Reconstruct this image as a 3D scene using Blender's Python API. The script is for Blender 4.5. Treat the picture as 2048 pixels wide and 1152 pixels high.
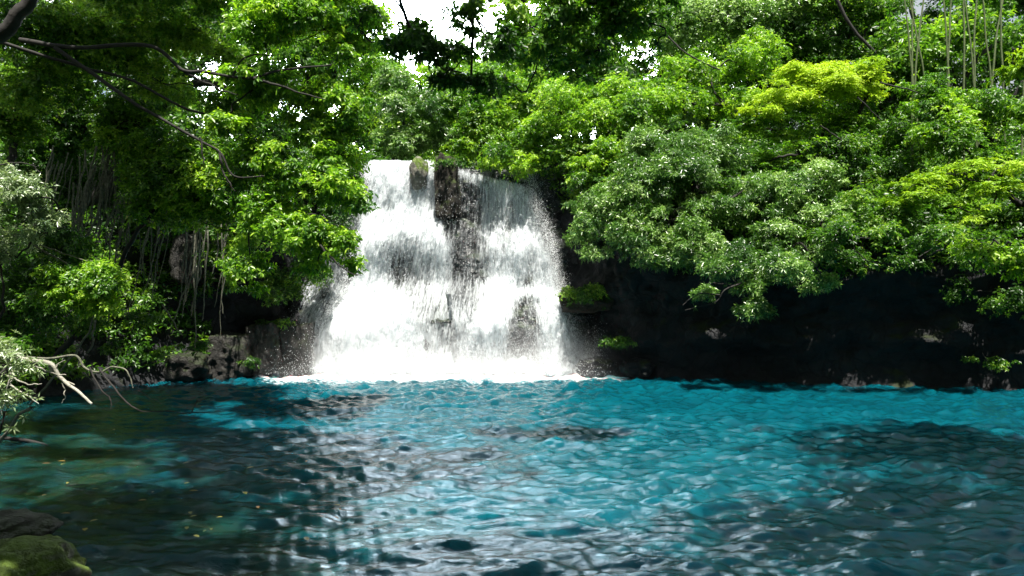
import bpy, math
import numpy as np
from math import radians as R

# ------------------------------------------------------------------ camera, sky, sun, exposure
for o in list(bpy.data.objects): bpy.data.objects.remove(o)
S = bpy.context.scene
C = S.collection
FPX, HOR, EYE = 1480.0, 597.0, 3.0            # focal length and horizon in pixels of the 2048 wide photo, eye height
cam_d = bpy.data.cameras.new('camera'); cam = bpy.data.objects.new('camera', cam_d); C.objects.link(cam)
cam.location = (0, 0, EYE); cam.rotation_euler = (R(90), 0, 0)
cam_d.sensor_width = 36; cam_d.lens = 36 * FPX / 2048; cam_d.shift_y = (HOR - 576) / 2048 ; cam_d.clip_end = 600; cam_d.clip_start = .05
S.camera = cam
S.view_settings.view_transform = 'Standard'; S.view_settings.look = 'None'
S.view_settings.exposure = 1.42; S.view_settings.gamma = 1
S.cycles.max_bounces = 7; S.cycles.diffuse_bounces = 2; S.cycles.glossy_bounces = 3
S.cycles.transparent_max_bounces = 14; S.cycles.transmission_bounces = 4
S.cycles.use_denoising = True

SUN_DIR = np.array([0.05, -0.31, 0.94]); SUN_DIR /= np.linalg.norm(SUN_DIR)
el = math.asin(SUN_DIR[2]); az = math.atan2(SUN_DIR[0], SUN_DIR[1])
sd = bpy.data.lights.new('sun', 'SUN'); sd.energy = 5.0; sd.angle = R(.53); sd.color = (1, .95, .86)
so = bpy.data.objects.new('sun', sd); C.objects.link(so)
from mathutils import Vector
so.rotation_euler = Vector(SUN_DIR.tolist()).to_track_quat('Z', 'Y').to_euler()
so.location = (0, 0, 40)

W = bpy.data.worlds.new('World'); S.world = W; W.use_nodes = True
nt = W.node_tree; nt.nodes.clear()
def N(nt, t, **kw):
    n = nt.nodes.new(t)
    for k, v in kw.items():
        if k in n.inputs.keys() if hasattr(n.inputs, 'keys') else False: n.inputs[k].default_value = v
        else: setattr(n, k, v)
    return n
sky = N(nt, 'ShaderNodeTexSky', sky_type='NISHITA', sun_disc=False, sun_elevation=el, sun_rotation=az)
sky.air_density = 1.0; sky.dust_density = 1.2; sky.ozone_density = 1.0
tc = N(nt, 'ShaderNodeTexCoord'); mp = N(nt, 'ShaderNodeMapping'); mp.inputs['Scale'].default_value = (1.6, 1.6, 3.2)
cl = N(nt, 'ShaderNodeTexNoise'); cl.inputs['Scale'].default_value = 2.2; cl.inputs['Detail'].default_value = 6; cl.inputs['Roughness'].default_value = .6
cr = N(nt, 'ShaderNodeValToRGB'); cr.color_ramp.elements[0].position = .30; cr.color_ramp.elements[1].position = .50
mx = N(nt, 'ShaderNodeMix', data_type='RGBA'); mx.inputs[7].default_value = (11.5, 11.9, 12.4, 1)
bg = N(nt, 'ShaderNodeBackground'); bg.inputs['Strength'].default_value = 0.06
wo = N(nt, 'ShaderNodeOutputWorld')
L = nt.links.new
L(tc.outputs['Generated'], mp.inputs['Vector']); L(mp.outputs[0], cl.inputs['Vector']); L(cl.outputs['Fac'], cr.inputs['Fac'])
dt = N(nt, 'ShaderNodeVectorMath', operation='DOT_PRODUCT'); dt.inputs[1].default_value = (-.10, .90, .43); L(tc.outputs['Generated'], dt.inputs[0])
gl = N(nt, 'ShaderNodeMapRange', interpolation_type='SMOOTHSTEP'); gl.inputs[1].default_value = .88; gl.inputs[2].default_value = .985; gl.inputs[3].default_value = .40; gl.inputs[4].default_value = 22; L(dt.outputs['Value'], gl.inputs[0])  # cloud glow added above the falls, shaped to put glitter on the pool
gv = N(nt, 'ShaderNodeVectorMath', operation='SCALE'); gv.inputs[0].default_value = (9.5, 10.2, 11.0); L(gl.outputs[0], gv.inputs['Scale']); L(gv.outputs[0], mx.inputs[7])
L(cr.outputs['Color'], mx.inputs['Factor']); L(sky.outputs[0], mx.inputs[6]); L(mx.outputs[2], bg.inputs['Color']); L(bg.outputs[0], wo.inputs['Surface'])

# ------------------------------------------------------------------ helpers
rng = np.random.default_rng(7)
def at(u, v, Y): return np.array([(u - 1024) / FPX * Y, Y, EYE - (v - HOR) / FPX * Y])
def norm(a): return a / (np.linalg.norm(a, axis=-1, keepdims=True) + 1e-9)
def sstep(a, b, x):
    t = np.clip((x - a) / (b - a), 0, 1); return t * t * (3 - 2 * t)

_perm = np.random.default_rng(3).random(4096)
def vnoise(p, seed=0):
    p = np.asarray(p, float) + seed * 17.31
    i = np.floor(p).astype(np.int64); f = p - i; f = f * f * (3 - 2 * f)
    r = 0
    for dx in (0, 1):
        wx = f[..., 0] if dx else 1 - f[..., 0]
        for dy in (0, 1):
            wy = f[..., 1] if dy else 1 - f[..., 1]
            for dz in (0, 1):
                wz = f[..., 2] if dz else 1 - f[..., 2]
                h = ((i[..., 0] + dx) * 73856093) ^ ((i[..., 1] + dy) * 19349663) ^ ((i[..., 2] + dz) * 83492791)
                h = (h ^ (h >> 13)) * 1274126177; h = h ^ (h >> 16)
                r = r + wx * wy * wz * _perm[h & 4095]
    return r * 2 - 1
def fbm(p, oct=4, seed=0, gain=.5):
    p = np.asarray(p, float); a = 1; s = 0; t = 0
    for k in range(oct):
        s = s + a * vnoise(p * 2 ** k, seed + k * 5); t += a; a *= gain
    return s / t

def link(name, me, mat, parent=None, **props):
    o = bpy.data.objects.new(name, me); C.objects.link(o)
    if mat and me is not None: me.materials.append(mat)
    if parent is not None: o.parent = parent; o.matrix_parent_inverse = parent.matrix_world.inverted() if False else o.matrix_parent_inverse
    for k, v in props.items():
        if v is not None: o[k] = v
    return o
def mesh_np(name, V, F, attrs=None, smooth=False):
    """V (n,3); F (m,k) with k verts per face; attrs {name: (n,) or (n,3)}"""
    me = bpy.data.meshes.new(name); V = np.ascontiguousarray(V, np.float32); F = np.ascontiguousarray(F, np.int32)
    m, k = F.shape
    me.vertices.add(len(V)); me.vertices.foreach_set('co', V.ravel())
    me.loops.add(m * k); me.loops.foreach_set('vertex_index', F.ravel())
    me.polygons.add(m); me.polygons.foreach_set('loop_start', np.arange(0, m * k, k, dtype=np.int32))
    if smooth: me.polygons.foreach_set('use_smooth', np.ones(m, bool))
    for an, av in (attrs or {}).items():
        av = np.ascontiguousarray(av, np.float32)
        if av.ndim == 1: me.attributes.new(an, 'FLOAT', 'POINT').data.foreach_set('value', av)
        else: me.attributes.new(an, 'FLOAT_VECTOR', 'POINT').data.foreach_set('vector', av.ravel())
    me.update(); me.validate()
    return me
def grid_faces(r, c, closed=False):
    i = np.arange((r - 1))[:, None] * c; j = np.arange(c if closed else c - 1)[None, :]; j2 = (j + 1) % c
    a = (i + j).ravel(); b = (i + j2).ravel(); return np.stack([a, b, b + c, a + c], 1)
def cat(parts):
    Vs, Fs, off = [], [], 0
    for V, F in parts: Vs.append(V); Fs.append(F + off); off += len(V)
    return np.concatenate(Vs), np.concatenate(Fs)
def catmull(P, n):
    P = np.asarray(P, float); Q = np.vstack([2 * P[0] - P[1], P, 2 * P[-1] - P[-2]]); out = []
    m = len(P) - 1
    for t in np.linspace(0, m - 1e-6, n):
        k = int(t); f = t - k; a, b, c, d = Q[k:k + 4]
        out.append(.5 * ((2 * b) + (-a + c) * f + (2 * a - 5 * b + 4 * c - d) * f * f + (-a + 3 * b - 3 * c + d) * f ** 3))
    return np.array(out)
def tube(P, r0, r1, n=None, sides=7, wob=0.0, seed=0, rough=.0):
    P = np.asarray(P, float)
    n = n or max(6, len(P) * 5)
    Q = catmull(P, n) if len(P) > 1 else P
    if wob:
        t = np.linspace(0, 1, n)[:, None]
        for a in range(3): Q[:, a] += wob * fbm(np.hstack([t * 6, t * 0 + a * 7.7, t * 0]), 3, seed) * np.minimum(1, 4 * t[:, 0])
    T = norm(np.gradient(Q, axis=0)); up = np.array([.31, .27, .91]); A = norm(np.cross(T, up)); B = np.cross(T, A)
    ra = np.linspace(r0, r1, n)[:, None, None]; ang = np.linspace(0, 2 * np.pi, sides, endpoint=False)
    V = Q[:, None] + ra * (np.cos(ang)[None, :, None] * A[:, None] + np.sin(ang)[None, :, None] * B[:, None])
    V = V.reshape(-1, 3)
    if rough: V = V + rough * vnoise(V * 6, seed)[:, None] * np.repeat(T * 0 + A, sides, axis=0)
    return V, grid_faces(n, sides, True)

# ------------------------------------------------------------------ materials
def mat(name):
    m = bpy.data.materials.new(name); m.use_nodes = True; m.node_tree.nodes.clear()
    return m, m.node_tree, (lambda a, b: m.node_tree.links.new(a, b))
def ramp(nt, cols, interp='LINEAR'):
    r = nt.nodes.new('ShaderNodeValToRGB'); e = r.color_ramp.elements; r.color_ramp.interpolation = interp
    while len(e) > 1: e.remove(e[-1])
    e[0].position, e[0].color = cols[0][0], (*cols[0][1], 1)
    for p, c in cols[1:]:
        x = e.new(p); x.color = (*c, 1)
    return r
def leaf_mat(name, cols, trans=.42, rough=.38, spec=.5, tmul=(1.5, 1.7, .6)):
    m, nt, L = mat(name)
    a = nt.nodes.new('ShaderNodeAttribute'); a.attribute_name = 'tint'
    r = ramp(nt, [(q, tuple(1.38 * w for w in c)) for q, c in cols]); L(a.outputs['Fac'], r.inputs['Fac'])
    p = nt.nodes.new('ShaderNodeBsdfPrincipled'); p.inputs['Roughness'].default_value = rough; p.inputs['Specular IOR Level'].default_value = spec
    L(r.outputs[0], p.inputs['Base Color'])
    mu = nt.nodes.new('ShaderNodeMix'); mu.data_type = 'RGBA'; mu.blend_type = 'MULTIPLY'; mu.inputs['Factor'].default_value = 1; mu.clamp_result = False
    mu.inputs[7].default_value = (*tmul, 1); L(r.outputs[0], mu.inputs[6])
    t = nt.nodes.new('ShaderNodeBsdfTranslucent'); L(mu.outputs[2], t.inputs['Color'])
    x = nt.nodes.new('ShaderNodeMixShader'); x.inputs[0].default_value = trans
    o = nt.nodes.new('ShaderNodeOutputMaterial')
    L(p.outputs[0], x.inputs[1]); L(t.outputs[0], x.inputs[2]); L(x.outputs[0], o.inputs['Surface'])
    return m
LM = {
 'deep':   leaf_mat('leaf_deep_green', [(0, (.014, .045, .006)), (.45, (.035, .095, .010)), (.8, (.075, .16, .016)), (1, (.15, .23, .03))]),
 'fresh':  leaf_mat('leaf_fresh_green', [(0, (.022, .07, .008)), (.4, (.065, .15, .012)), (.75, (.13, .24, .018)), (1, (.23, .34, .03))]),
 'yellow': leaf_mat('leaf_yellow_green', [(0, (.09, .19, .010)), (.5, (.18, .31, .012)), (1, (.30, .42, .03))], .38, .5, .3, (1.2, 1.2, .5)),
 'grey':   leaf_mat('leaf_glossy_grey_green', [(0, (.022, .065, .012)), (.45, (.065, .145, .022)), (.8, (.14, .24, .055)), (1, (.28, .38, .16))], .33, .32, .75, (1.3, 1.5, .6)),
 'pale':   leaf_mat('leaf_pale_narrow', [(0, (.05, .09, .04)), (.5, (.11, .17, .08)), (1, (.22, .28, .15))], .3, .3, .8, (1.2, 1.3, .6)),
 'dry':    leaf_mat('leaf_fallen', [(0, (.09, .05, .015)), (.5, (.18, .13, .02)), (1, (.10, .12, .03))], .2, .5, .4, (1, 1, 1)),
}
def bark_mat(name, c0, c1, sc=9, moss=0):
    m, nt, L = mat(name)
    tc = nt.nodes.new('ShaderNodeTexCoord'); n = nt.nodes.new('ShaderNodeTexNoise'); n.inputs['Scale'].default_value = sc; n.inputs['Detail'].default_value = 6; n.inputs['Roughness'].default_value = .7
    r = ramp(nt, [(.35, c0), (.65, c1)] ); L(tc.outputs['Object'], n.inputs['Vector']); L(n.outputs['Fac'], r.inputs['Fac'])
    p = nt.nodes.new('ShaderNodeBsdfPrincipled'); p.inputs['Roughness'].default_value = .85; L(r.outputs[0], p.inputs['Base Color'])
    b = nt.nodes.new('ShaderNodeBump'); b.inputs['Strength'].default_value = .6; b.inputs['Distance'].default_value = .03; L(n.outputs['Fac'], b.inputs['Height']); L(b.outputs[0], p.inputs['Normal'])
    o = nt.nodes.new('ShaderNodeOutputMaterial'); L(p.outputs[0], o.inputs[0]); return m
BARK = bark_mat('bark_dark', (.006, .0055, .005), (.022, .019, .016))
BARKP = bark_mat('bark_pale', (.16, .15, .12), (.42, .41, .34), 14)
BARKM = bark_mat('root_grey', (.045, .048, .034), (.18, .18, .13), 12)
BAMB = bark_mat('bamboo_green', (.04, .065, .018), (.10, .13, .045), 5)

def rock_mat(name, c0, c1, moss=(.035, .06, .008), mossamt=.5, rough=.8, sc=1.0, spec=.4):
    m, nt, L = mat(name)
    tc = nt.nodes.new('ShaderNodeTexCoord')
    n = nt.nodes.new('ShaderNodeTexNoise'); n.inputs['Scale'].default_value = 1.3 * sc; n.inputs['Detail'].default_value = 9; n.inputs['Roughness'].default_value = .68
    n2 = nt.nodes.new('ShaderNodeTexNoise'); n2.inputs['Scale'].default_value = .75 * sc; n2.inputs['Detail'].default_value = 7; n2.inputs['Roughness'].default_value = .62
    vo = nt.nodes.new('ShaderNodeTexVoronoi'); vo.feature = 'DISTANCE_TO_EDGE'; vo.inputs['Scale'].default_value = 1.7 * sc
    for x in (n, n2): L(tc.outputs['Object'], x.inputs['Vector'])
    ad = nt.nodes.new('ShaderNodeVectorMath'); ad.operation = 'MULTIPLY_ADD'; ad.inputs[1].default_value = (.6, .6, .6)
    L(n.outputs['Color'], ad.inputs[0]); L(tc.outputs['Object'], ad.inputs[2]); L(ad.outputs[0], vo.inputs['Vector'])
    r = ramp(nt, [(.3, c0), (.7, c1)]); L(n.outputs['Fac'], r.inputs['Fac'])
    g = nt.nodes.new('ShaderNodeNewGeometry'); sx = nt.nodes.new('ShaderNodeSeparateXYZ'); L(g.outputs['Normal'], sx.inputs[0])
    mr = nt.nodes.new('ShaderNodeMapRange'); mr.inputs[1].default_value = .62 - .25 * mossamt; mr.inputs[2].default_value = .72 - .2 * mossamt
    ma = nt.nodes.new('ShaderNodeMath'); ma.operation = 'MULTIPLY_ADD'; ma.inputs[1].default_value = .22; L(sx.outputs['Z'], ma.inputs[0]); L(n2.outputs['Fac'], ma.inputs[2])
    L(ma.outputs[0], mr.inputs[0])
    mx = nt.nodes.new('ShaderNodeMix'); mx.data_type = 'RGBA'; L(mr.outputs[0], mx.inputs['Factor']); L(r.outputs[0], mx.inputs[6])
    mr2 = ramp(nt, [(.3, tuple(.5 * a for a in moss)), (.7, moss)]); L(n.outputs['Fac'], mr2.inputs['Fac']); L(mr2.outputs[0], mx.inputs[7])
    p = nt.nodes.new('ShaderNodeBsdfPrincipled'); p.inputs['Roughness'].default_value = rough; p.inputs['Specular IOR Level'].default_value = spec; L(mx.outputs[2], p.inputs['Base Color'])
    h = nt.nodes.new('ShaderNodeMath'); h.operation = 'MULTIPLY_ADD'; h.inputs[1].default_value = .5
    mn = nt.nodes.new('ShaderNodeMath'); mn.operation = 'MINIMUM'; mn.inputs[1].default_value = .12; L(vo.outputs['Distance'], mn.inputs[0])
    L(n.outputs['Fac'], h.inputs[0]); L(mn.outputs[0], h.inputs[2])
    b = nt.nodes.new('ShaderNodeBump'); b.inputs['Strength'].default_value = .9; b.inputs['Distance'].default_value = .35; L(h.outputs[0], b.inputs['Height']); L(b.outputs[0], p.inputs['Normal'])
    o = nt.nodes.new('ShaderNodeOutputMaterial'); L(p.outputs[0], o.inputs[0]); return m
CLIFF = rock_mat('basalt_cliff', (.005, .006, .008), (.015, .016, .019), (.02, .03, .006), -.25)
EARTH = rock_mat('forest_floor', (.018, .014, .009), (.05, .04, .025), (.03, .055, .010), .9)
BOUL = rock_mat('boulder_stone', (.009, .0085, .008), (.036, .033, .027), (.018, .03, .005), .2, .6, 2)
MOSSY = rock_mat('mossy_stone', (.09, .085, .07), (.27, .26, .21), (.10, .16, .015), .45, .85, 2.2)
PILLAR = rock_mat('mossy_basalt', (.007, .0065, .005), (.03, .025, .016), (.04, .06, .010), .35, .85, 2.2)
WETROCK = rock_mat('wet_basalt', (.006, .008, .010), (.020, .025, .028), (.03, .05, .02), .1, .3, 1.5, .7)

# ------------------------------------------------------------------ terrain round the pool
#        x,    y,   top, run(horizontal reach of the face), overhang
SH = np.array([
 (0, 4.3, 1.4, 2.5, 0), (-3.4, 5.0, 1.4, 2.5, 0), (-6.9, 7.4, 1.5, 2.0, 0), (-9.3, 11.5, 1.6, 2.5, 0), (-12.2, 15.5, 2.2, 3.0, 0), (-14.2, 19.5, 3.2, 3.2, 0),
 (-14.2, 23.5, 4.6, 2.8, 0), (-12.9, 26.6, 6.5, 2.2, .0), (-10.9, 28.7, 7.5, 1.4, .5), (-9.2, 30.3, 8.3, 1.2, .3), (-8.0, 32.2, 8.6, 1.0, 0), (-5.0, 33.2, 8.7, .8, 0),
 (-1.5, 33.4, 8.7, .8, 0), (1.2, 32.6, 8.6, .8, 0), (2.9, 30.9, 8.6, .6, .3), (4.6, 29.1, 7.2, .2, .6), (7.2, 27.9, 6.0, .2, .6), (10.4, 26.6, 5.2, .2, .7),
 (14, 25.6, 5.0, .2, .7), (17.5, 24.2, 5.0, .3, .6), (20.5, 20, 4.6, .8, .3), (21.5, 14, 4.0, 2.5, 0), (18, 7, 2.2, 3.0, 0), (10, 3.8, 1.5, 2.5, 0), (4, 4.0, 1.4, 2.5, 0), (0, 4.3, 1.4, 2.5, 0)], float)
NS = 620
Cv = catmull(SH, NS)[:-1]; ns = len(Cv)
P2 = Cv[:, :2]; Tn = norm(np.roll(P2, -1, 0) - np.roll(P2, 1, 0))
Nn = np.stack([-Tn[:, 1], Tn[:, 0]], 1)
ctr = np.array([2., 18.]);
if ((P2 - ctr) * Nn).sum() < 0: Nn = -Nn
k = np.ones(41) / 41; Nn = norm(np.stack([np.convolve(np.r_[Nn[-20:, a], Nn[:, a], Nn[:20, a]], k, 'valid') for a in (0, 1)], 1))
zf = np.concatenate([np.array([-1.6, -.8, -.3, 0]), np.linspace(.035, 1, 48)])      # fraction of the face height
rows = []
for z in zf:
    H = Cv[:, 2]; zz = z if z < 0 else z * H
    f = max(z, 0)
    o = Cv[:, 3] * f ** 1.0 - Cv[:, 4] * sstep(.25, .95, f * np.ones(ns)) + (z * .9 if z < 0 else 0)
    rows.append(np.stack([P2[:, 0] + Nn[:, 0] * o, P2[:, 1] + Nn[:, 1] * o, zz * np.ones(ns)], 1))
G = np.array(rows)
# strata, blocks and recesses
Nx = np.stack([Nn[:, 0], Nn[:, 1], Nn[:, 0] * 0], 1)[None]
blk = fbm(G * np.array([.55, .55, .9]), 4, 2) * .9 + np.abs(fbm(G * np.array([1.3, 1.3, 2.4]), 3, 9)) * .5 + .22 * np.round(2.5 * vnoise(G * np.array([.9, .9, 1.1]), 4))
amp = np.clip(G[..., 2:3] / 1.2, .25, 1)
G = G + Nx * (blk[..., None] - .1) * amp * .75
face = G
# plateau and hill rising behind
od = np.array([.5, 1.2, 2.2, 3.5, 5, 7, 9.5, 12.5, 16, 20, 26, 34, 46, 70, 110])
H = Cv[:, 2]; rise = np.where(P2[:, 1] > 20, .16, .08) + .30 * sstep(2.5, 9, P2[:, 0]) * sstep(8, 20, P2[:, 1]) + .25 * sstep(-9, -12, P2[:, 0]) * sstep(10, 18, P2[:, 1])
pl = [G[-1]]
for d in od:
    x = G[-1, :, 0] + Nn[:, 0] * d; y = G[-1, :, 1] + Nn[:, 1] * d
    z = H + rise * 14 * (1 - np.exp(-d / 14)) + .1 * d + .5 * fbm(np.stack([x * .3, y * .3, x * 0], 1), 3, 5) * min(1, d / 2)
    pl.append(np.stack([x, y, z], 1))
pl = np.array(pl)
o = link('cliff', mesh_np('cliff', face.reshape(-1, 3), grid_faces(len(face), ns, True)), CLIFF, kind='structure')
o = link('ground', mesh_np('ground', pl.reshape(-1, 3), grid_faces(len(pl), ns, True), smooth=True), EARTH, kind='structure')
bed = np.array([[-60, -60, -1.9], [80, -60, -1.9], [80, 90, -1.9], [-60, 90, -1.9]], float)
ALLG = np.concatenate([face.reshape(-1, 3), pl.reshape(-1, 3)])
def gz(x, y):
    d = (ALLG[:, 0] - x) ** 2 + (ALLG[:, 1] - y) ** 2; k = np.argsort(d)[:6]; return float(ALLG[k, 2].mean())

# ------------------------------------------------------------------ pool water
def water():
    ys = [4.0]
    while ys[-1] < 34: ys.append(ys[-1] + min(.075, ys[-1] ** 2 / 2300))
    ys = np.array(ys); a = np.linspace(-1, 1, 1050)
    Y = np.repeat(ys[:, None], len(a), 1); X = (Y + 3) * a[None]
    r = np.random.default_rng(11); Z = np.zeros_like(X); n = 56
    # waves run out from the foot of the falls
    for i in range(n):
        lam = .17 * (1.9 / .17) ** (i / (n - 1)); k_ = 2 * np.pi / lam
        if i % 4 == 3:
            th = r.normal(0, 1.0); q = math.sin(th) * X + math.cos(th) * Y
        else:
            q = np.hypot(X + 3 + r.normal(0, 9), Y - 31 + r.normal(0, 4))
        w = .5 + 1.0 * vnoise(np.stack([X * .42 / lam ** .4, Y * .6 / lam ** .4, X * 0 + i * 3.1], -1), 1)
        ph = k_ * q + r.uniform(0, 6.28) + 3.2 * vnoise(np.stack([X * .55, Y * .6, X * 0 + i], -1), 6)
        sn = np.sin(ph); Z += np.clip(w, 0, 2) * .0168 * lam ** .97 * np.exp(-((math.log(lam / .46)) / 1.7) ** 2) * (1 - 2 * np.abs(np.sin(ph / 2)) ** 1.2 if i % 3 else sn)
    calm = .5 + .5 * sstep(-12, -3, X + .3 * (Y - 15))
    base = np.exp(-((np.clip(28.5 - Y, 0, None)) / 6) ** 2) * .35 + 1
    Z = Z * calm * base
    nz = fbm(np.stack([X * .8, Y * .5, X * 0], -1), 3, 3)
    edge = sstep(-10.2, -8.6, X) * sstep(5.6, 3.0, X)
    foam = edge * np.exp(-np.clip(29.8 - Y, 0, None) / (1.7 + 1.2 * nz)) * 1.2
    foam += .5 * np.exp(-((X + 8.2) / 1.6) ** 2 - ((Y - 28.9) / .9) ** 2) + .35 * np.exp(-((X - 3.8) / 1.6) ** 2 - ((Y - 28.6) / .5) ** 2)
    # the shallow bed near the bank on this side: a line from (-12,20) to (1,7)
    d = ((X + 10.5) * 11 + (Y - 19.5) * 10.5) / 15.2
    sh = 1 - sstep(-2.6, 1.6, d + 1.4 * nz)
    me = mesh_np('pool_water', np.stack([X, Y, Z], -1).reshape(-1, 3), grid_faces(*X.shape), {'foam': foam.ravel(), 'shallow': sh.ravel()}, smooth=True)
    m, nt, L = mat('turquoise_water')
    tc = nt.nodes.new('ShaderNodeTexCoord')
    mp = nt.nodes.new('ShaderNodeMapping'); mp.inputs['Scale'].default_value = (1, 1.5, 1); L(tc.outputs['Object'], mp.inputs['Vector'])
    n1 = nt.nodes.new('ShaderNodeTexNoise'); n1.inputs['Scale'].default_value = 6; n1.inputs['Detail'].default_value = 6; n1.inputs['Roughness'].default_value = .62
    n1.inputs['Distortion'].default_value = .6
    L(mp.outputs[0], n1.inputs['Vector'])
    b = nt.nodes.new('ShaderNodeBump'); b.inputs['Strength'].default_value = .5; b.inputs['Distance'].default_value = .035; L(n1.outputs['Fac'], b.inputs['Height'])
    fa = nt.nodes.new('ShaderNodeAttribute'); fa.attribute_name = 'foam'; sa = nt.nodes.new('ShaderNodeAttribute'); sa.attribute_name = 'shallow'
    n2 = nt.nodes.new('ShaderNodeTexNoise'); n2.inputs['Scale'].default_value = .9; n2.inputs['Detail'].default_value = 5; L(tc.outputs['Object'], n2.inputs['Vector'])
    deep = ramp(nt, [(.35, (.001, .041, .058)), (.65, (.001, .060, .080))]); L(n2.outputs['Fac'], deep.inputs['Fac'])
    bedc = ramp(nt, [(.38, (.002, .020, .026)), (.5, (.004, .022, .018)), (.62, (.010, .022, .010)), (.75, (.016, .018, .009))])
    n3 = nt.nodes.new('ShaderNodeTexNoise'); n3.inputs['Scale'].default_value = .8; n3.inputs['Detail'].default_value = 7; n3.inputs['Distortion'].default_value = 1.0; L(tc.outputs['Object'], n3.inputs['Vector']); L(n3.outputs['Fac'], bedc.inputs['Fac'])
    m1 = nt.nodes.new('ShaderNodeMix'); m1.data_type = 'RGBA'; L(sa.outputs['Fac'], m1.inputs['Factor']); L(deep.outputs[0], m1.inputs[6]); L(bedc.outputs[0], m1.inputs[7])
    n4 = nt.nodes.new('ShaderNodeTexNoise'); n4.inputs['Scale'].default_value = 5; n4.inputs['Detail'].default_value = 8; n4.inputs['Roughness'].default_value = .75; L(mp.outputs[0], n4.inputs['Vector'])
    su = nt.nodes.new('ShaderNodeMath'); su.operation = 'ADD'; L(fa.outputs['Fac'], su.inputs[0]); L(n4.outputs['Fac'], su.inputs[1])
    mr = nt.nodes.new('ShaderNodeMapRange'); mr.inputs[1].default_value = .72; mr.inputs[2].default_value = 1.05; L(su.outputs[0], mr.inputs[0])
    m2 = nt.nodes.new('ShaderNodeMix'); m2.data_type = 'RGBA'; m2.inputs[7].default_value = (.8, .86, .88, 1); L(mr.outputs[0], m2.inputs['Factor']); L(m1.outputs[2], m2.inputs[6])
    p = nt.nodes.new('ShaderNodeBsdfPrincipled'); p.inputs['IOR'].default_value = 1.34; p.inputs['Specular Tint'].default_value = (.22, .72, .95, 1); p.inputs['Subsurface Weight'].default_value = 1; p.inputs['Subsurface Radius'].default_value = (.15, 1, 1.1); p.inputs['Subsurface Scale'].default_value = 1.6;  L(m2.outputs[2], p.inputs['Base Color'])  # cyan tint on reflections stands in for scattered light, turning shaded water teal
    rr = nt.nodes.new('ShaderNodeMapRange'); rr.inputs[3].default_value = .06; rr.inputs[4].default_value = .6; L(mr.outputs[0], rr.inputs[0]); L(rr.outputs[0], p.inputs['Roughness'])
    L(b.outputs[0], p.inputs['Normal'])
    o = nt.nodes.new('ShaderNodeOutputMaterial'); L(p.outputs[0], o.inputs[0])
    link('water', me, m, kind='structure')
water()

# ------------------------------------------------------------------ the falls
def tab(v, vs, xs): return np.interp(v, vs, xs)
def gell(u, v, cu, cv, ru, rv): return np.exp(-((u - cu) / ru) ** 2 - ((v - cv) / rv) ** 2)
def surfY(x, z):
    """depth of the wet rock step behind the water"""
    Y = 30.2 + .30 * z + .22 * np.sin(z * 2.1 + .8 * vnoise(np.stack([x * .5, z * .2, x * 0], -1), 8))
    u = x / 30.5 * FPX + 1024; v = HOR - (z - EYE) / 30.5 * FPX
    Y -= 1.0 * gell(u, v, 735, 690, 95, 100) + .8 * gell(u, v, 1000, 670, 75, 90) + .6 * gell(u, v, 1110, 700, 45, 120) + .5 * gell(u, v, 760, 470, 70, 90)
    Y += .5 * gell(u, v, 930, 520, 40, 130) + .35 * gell(u, v, 1045, 660, 26, 80) + .4 * gell(u, v, 810, 530, 40, 60)
    return Y
def maskL(u, v):
    l = tab(v, [310, 340, 400, 440, 500, 560, 600, 650, 700, 748], [750, 741, 735, 714, 716, 706, 685, 648, 608, 560])
    r = tab(v, [310, 340, 400, 440, 500, 560, 600, 650, 700, 748], [868, 877, 880, 888, 915, 930, 940, 950, 960, 970])
    j = 7 * vnoise(np.stack([v * .03, u * 0, u * 0], -1), 2); return sstep(-22, 20, u - l + j) * sstep(-16, 18, r - u) * sstep(310, 324, v + 4 * np.sin(u * .05))
def maskR(u, v):
    l = tab(v, [338, 370, 400, 430, 480, 560, 600, 650, 700, 748], [914, 920, 904, 888, 888, 895, 900, 905, 910, 915])
    r = tab(v, [338, 370, 400, 430, 480, 560, 600, 650, 700, 748], [1030, 1058, 1066, 1076, 1096, 1114, 1126, 1138, 1158, 1205])
    top = 338 + np.clip(u - 920, 0, 200) * .25
    j = 7 * vnoise(np.stack([v * .03, u * 0, u * 0 + 5], -1), 2); return sstep(-12, 14, u - l) * sstep(-22, 20, r - u + j) * sstep(-6, 8, v - top)
def maskV(u, v):
    return sstep(-25, 20, u - tab(v, [480, 560, 650, 748], [640, 612, 596, 570])) * sstep(-25, 15, 735 - u) * sstep(495, 540, v)
HOLES = [(925, 400, 34, 30, .62), (935, 500, 26, 100, .90), (955, 560, 16, 70, .35), (918, 600, 20, 70, .55), (800, 525, 30, 58, .55), (850, 640, 34, 60, .50), (822, 372, 9, 32, .40),
         (866, 570, 16, 60, .36), (1047, 665, 28, 80, 1.2), (985, 440, 12, 60, .2), (870, 430, 7, 20, .4), (1020, 460, 10, 60, .22), (1065, 520, 12, 70, .2), (770, 640, 10, 40, .1),
         (800, 345, 7, 12, .25), (895, 470, 9, 20, .3), (1100, 620, 14, 60, .12), (760, 600, 14, 50, .25), (1085, 480, 12, 50, .25), (1000, 520, 12, 70, .25), (775, 420, 10, 40, .2), (690, 700, 10, 30, .2), (885, 690, 34, 50, .50), (840, 590, 24, 40, .25), (960, 720, 22, 24, .2), (1045, 720, 20, 40, .5), (912, 640, 16, 60, .3), (932, 540, 13, 60, .3)]
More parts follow.
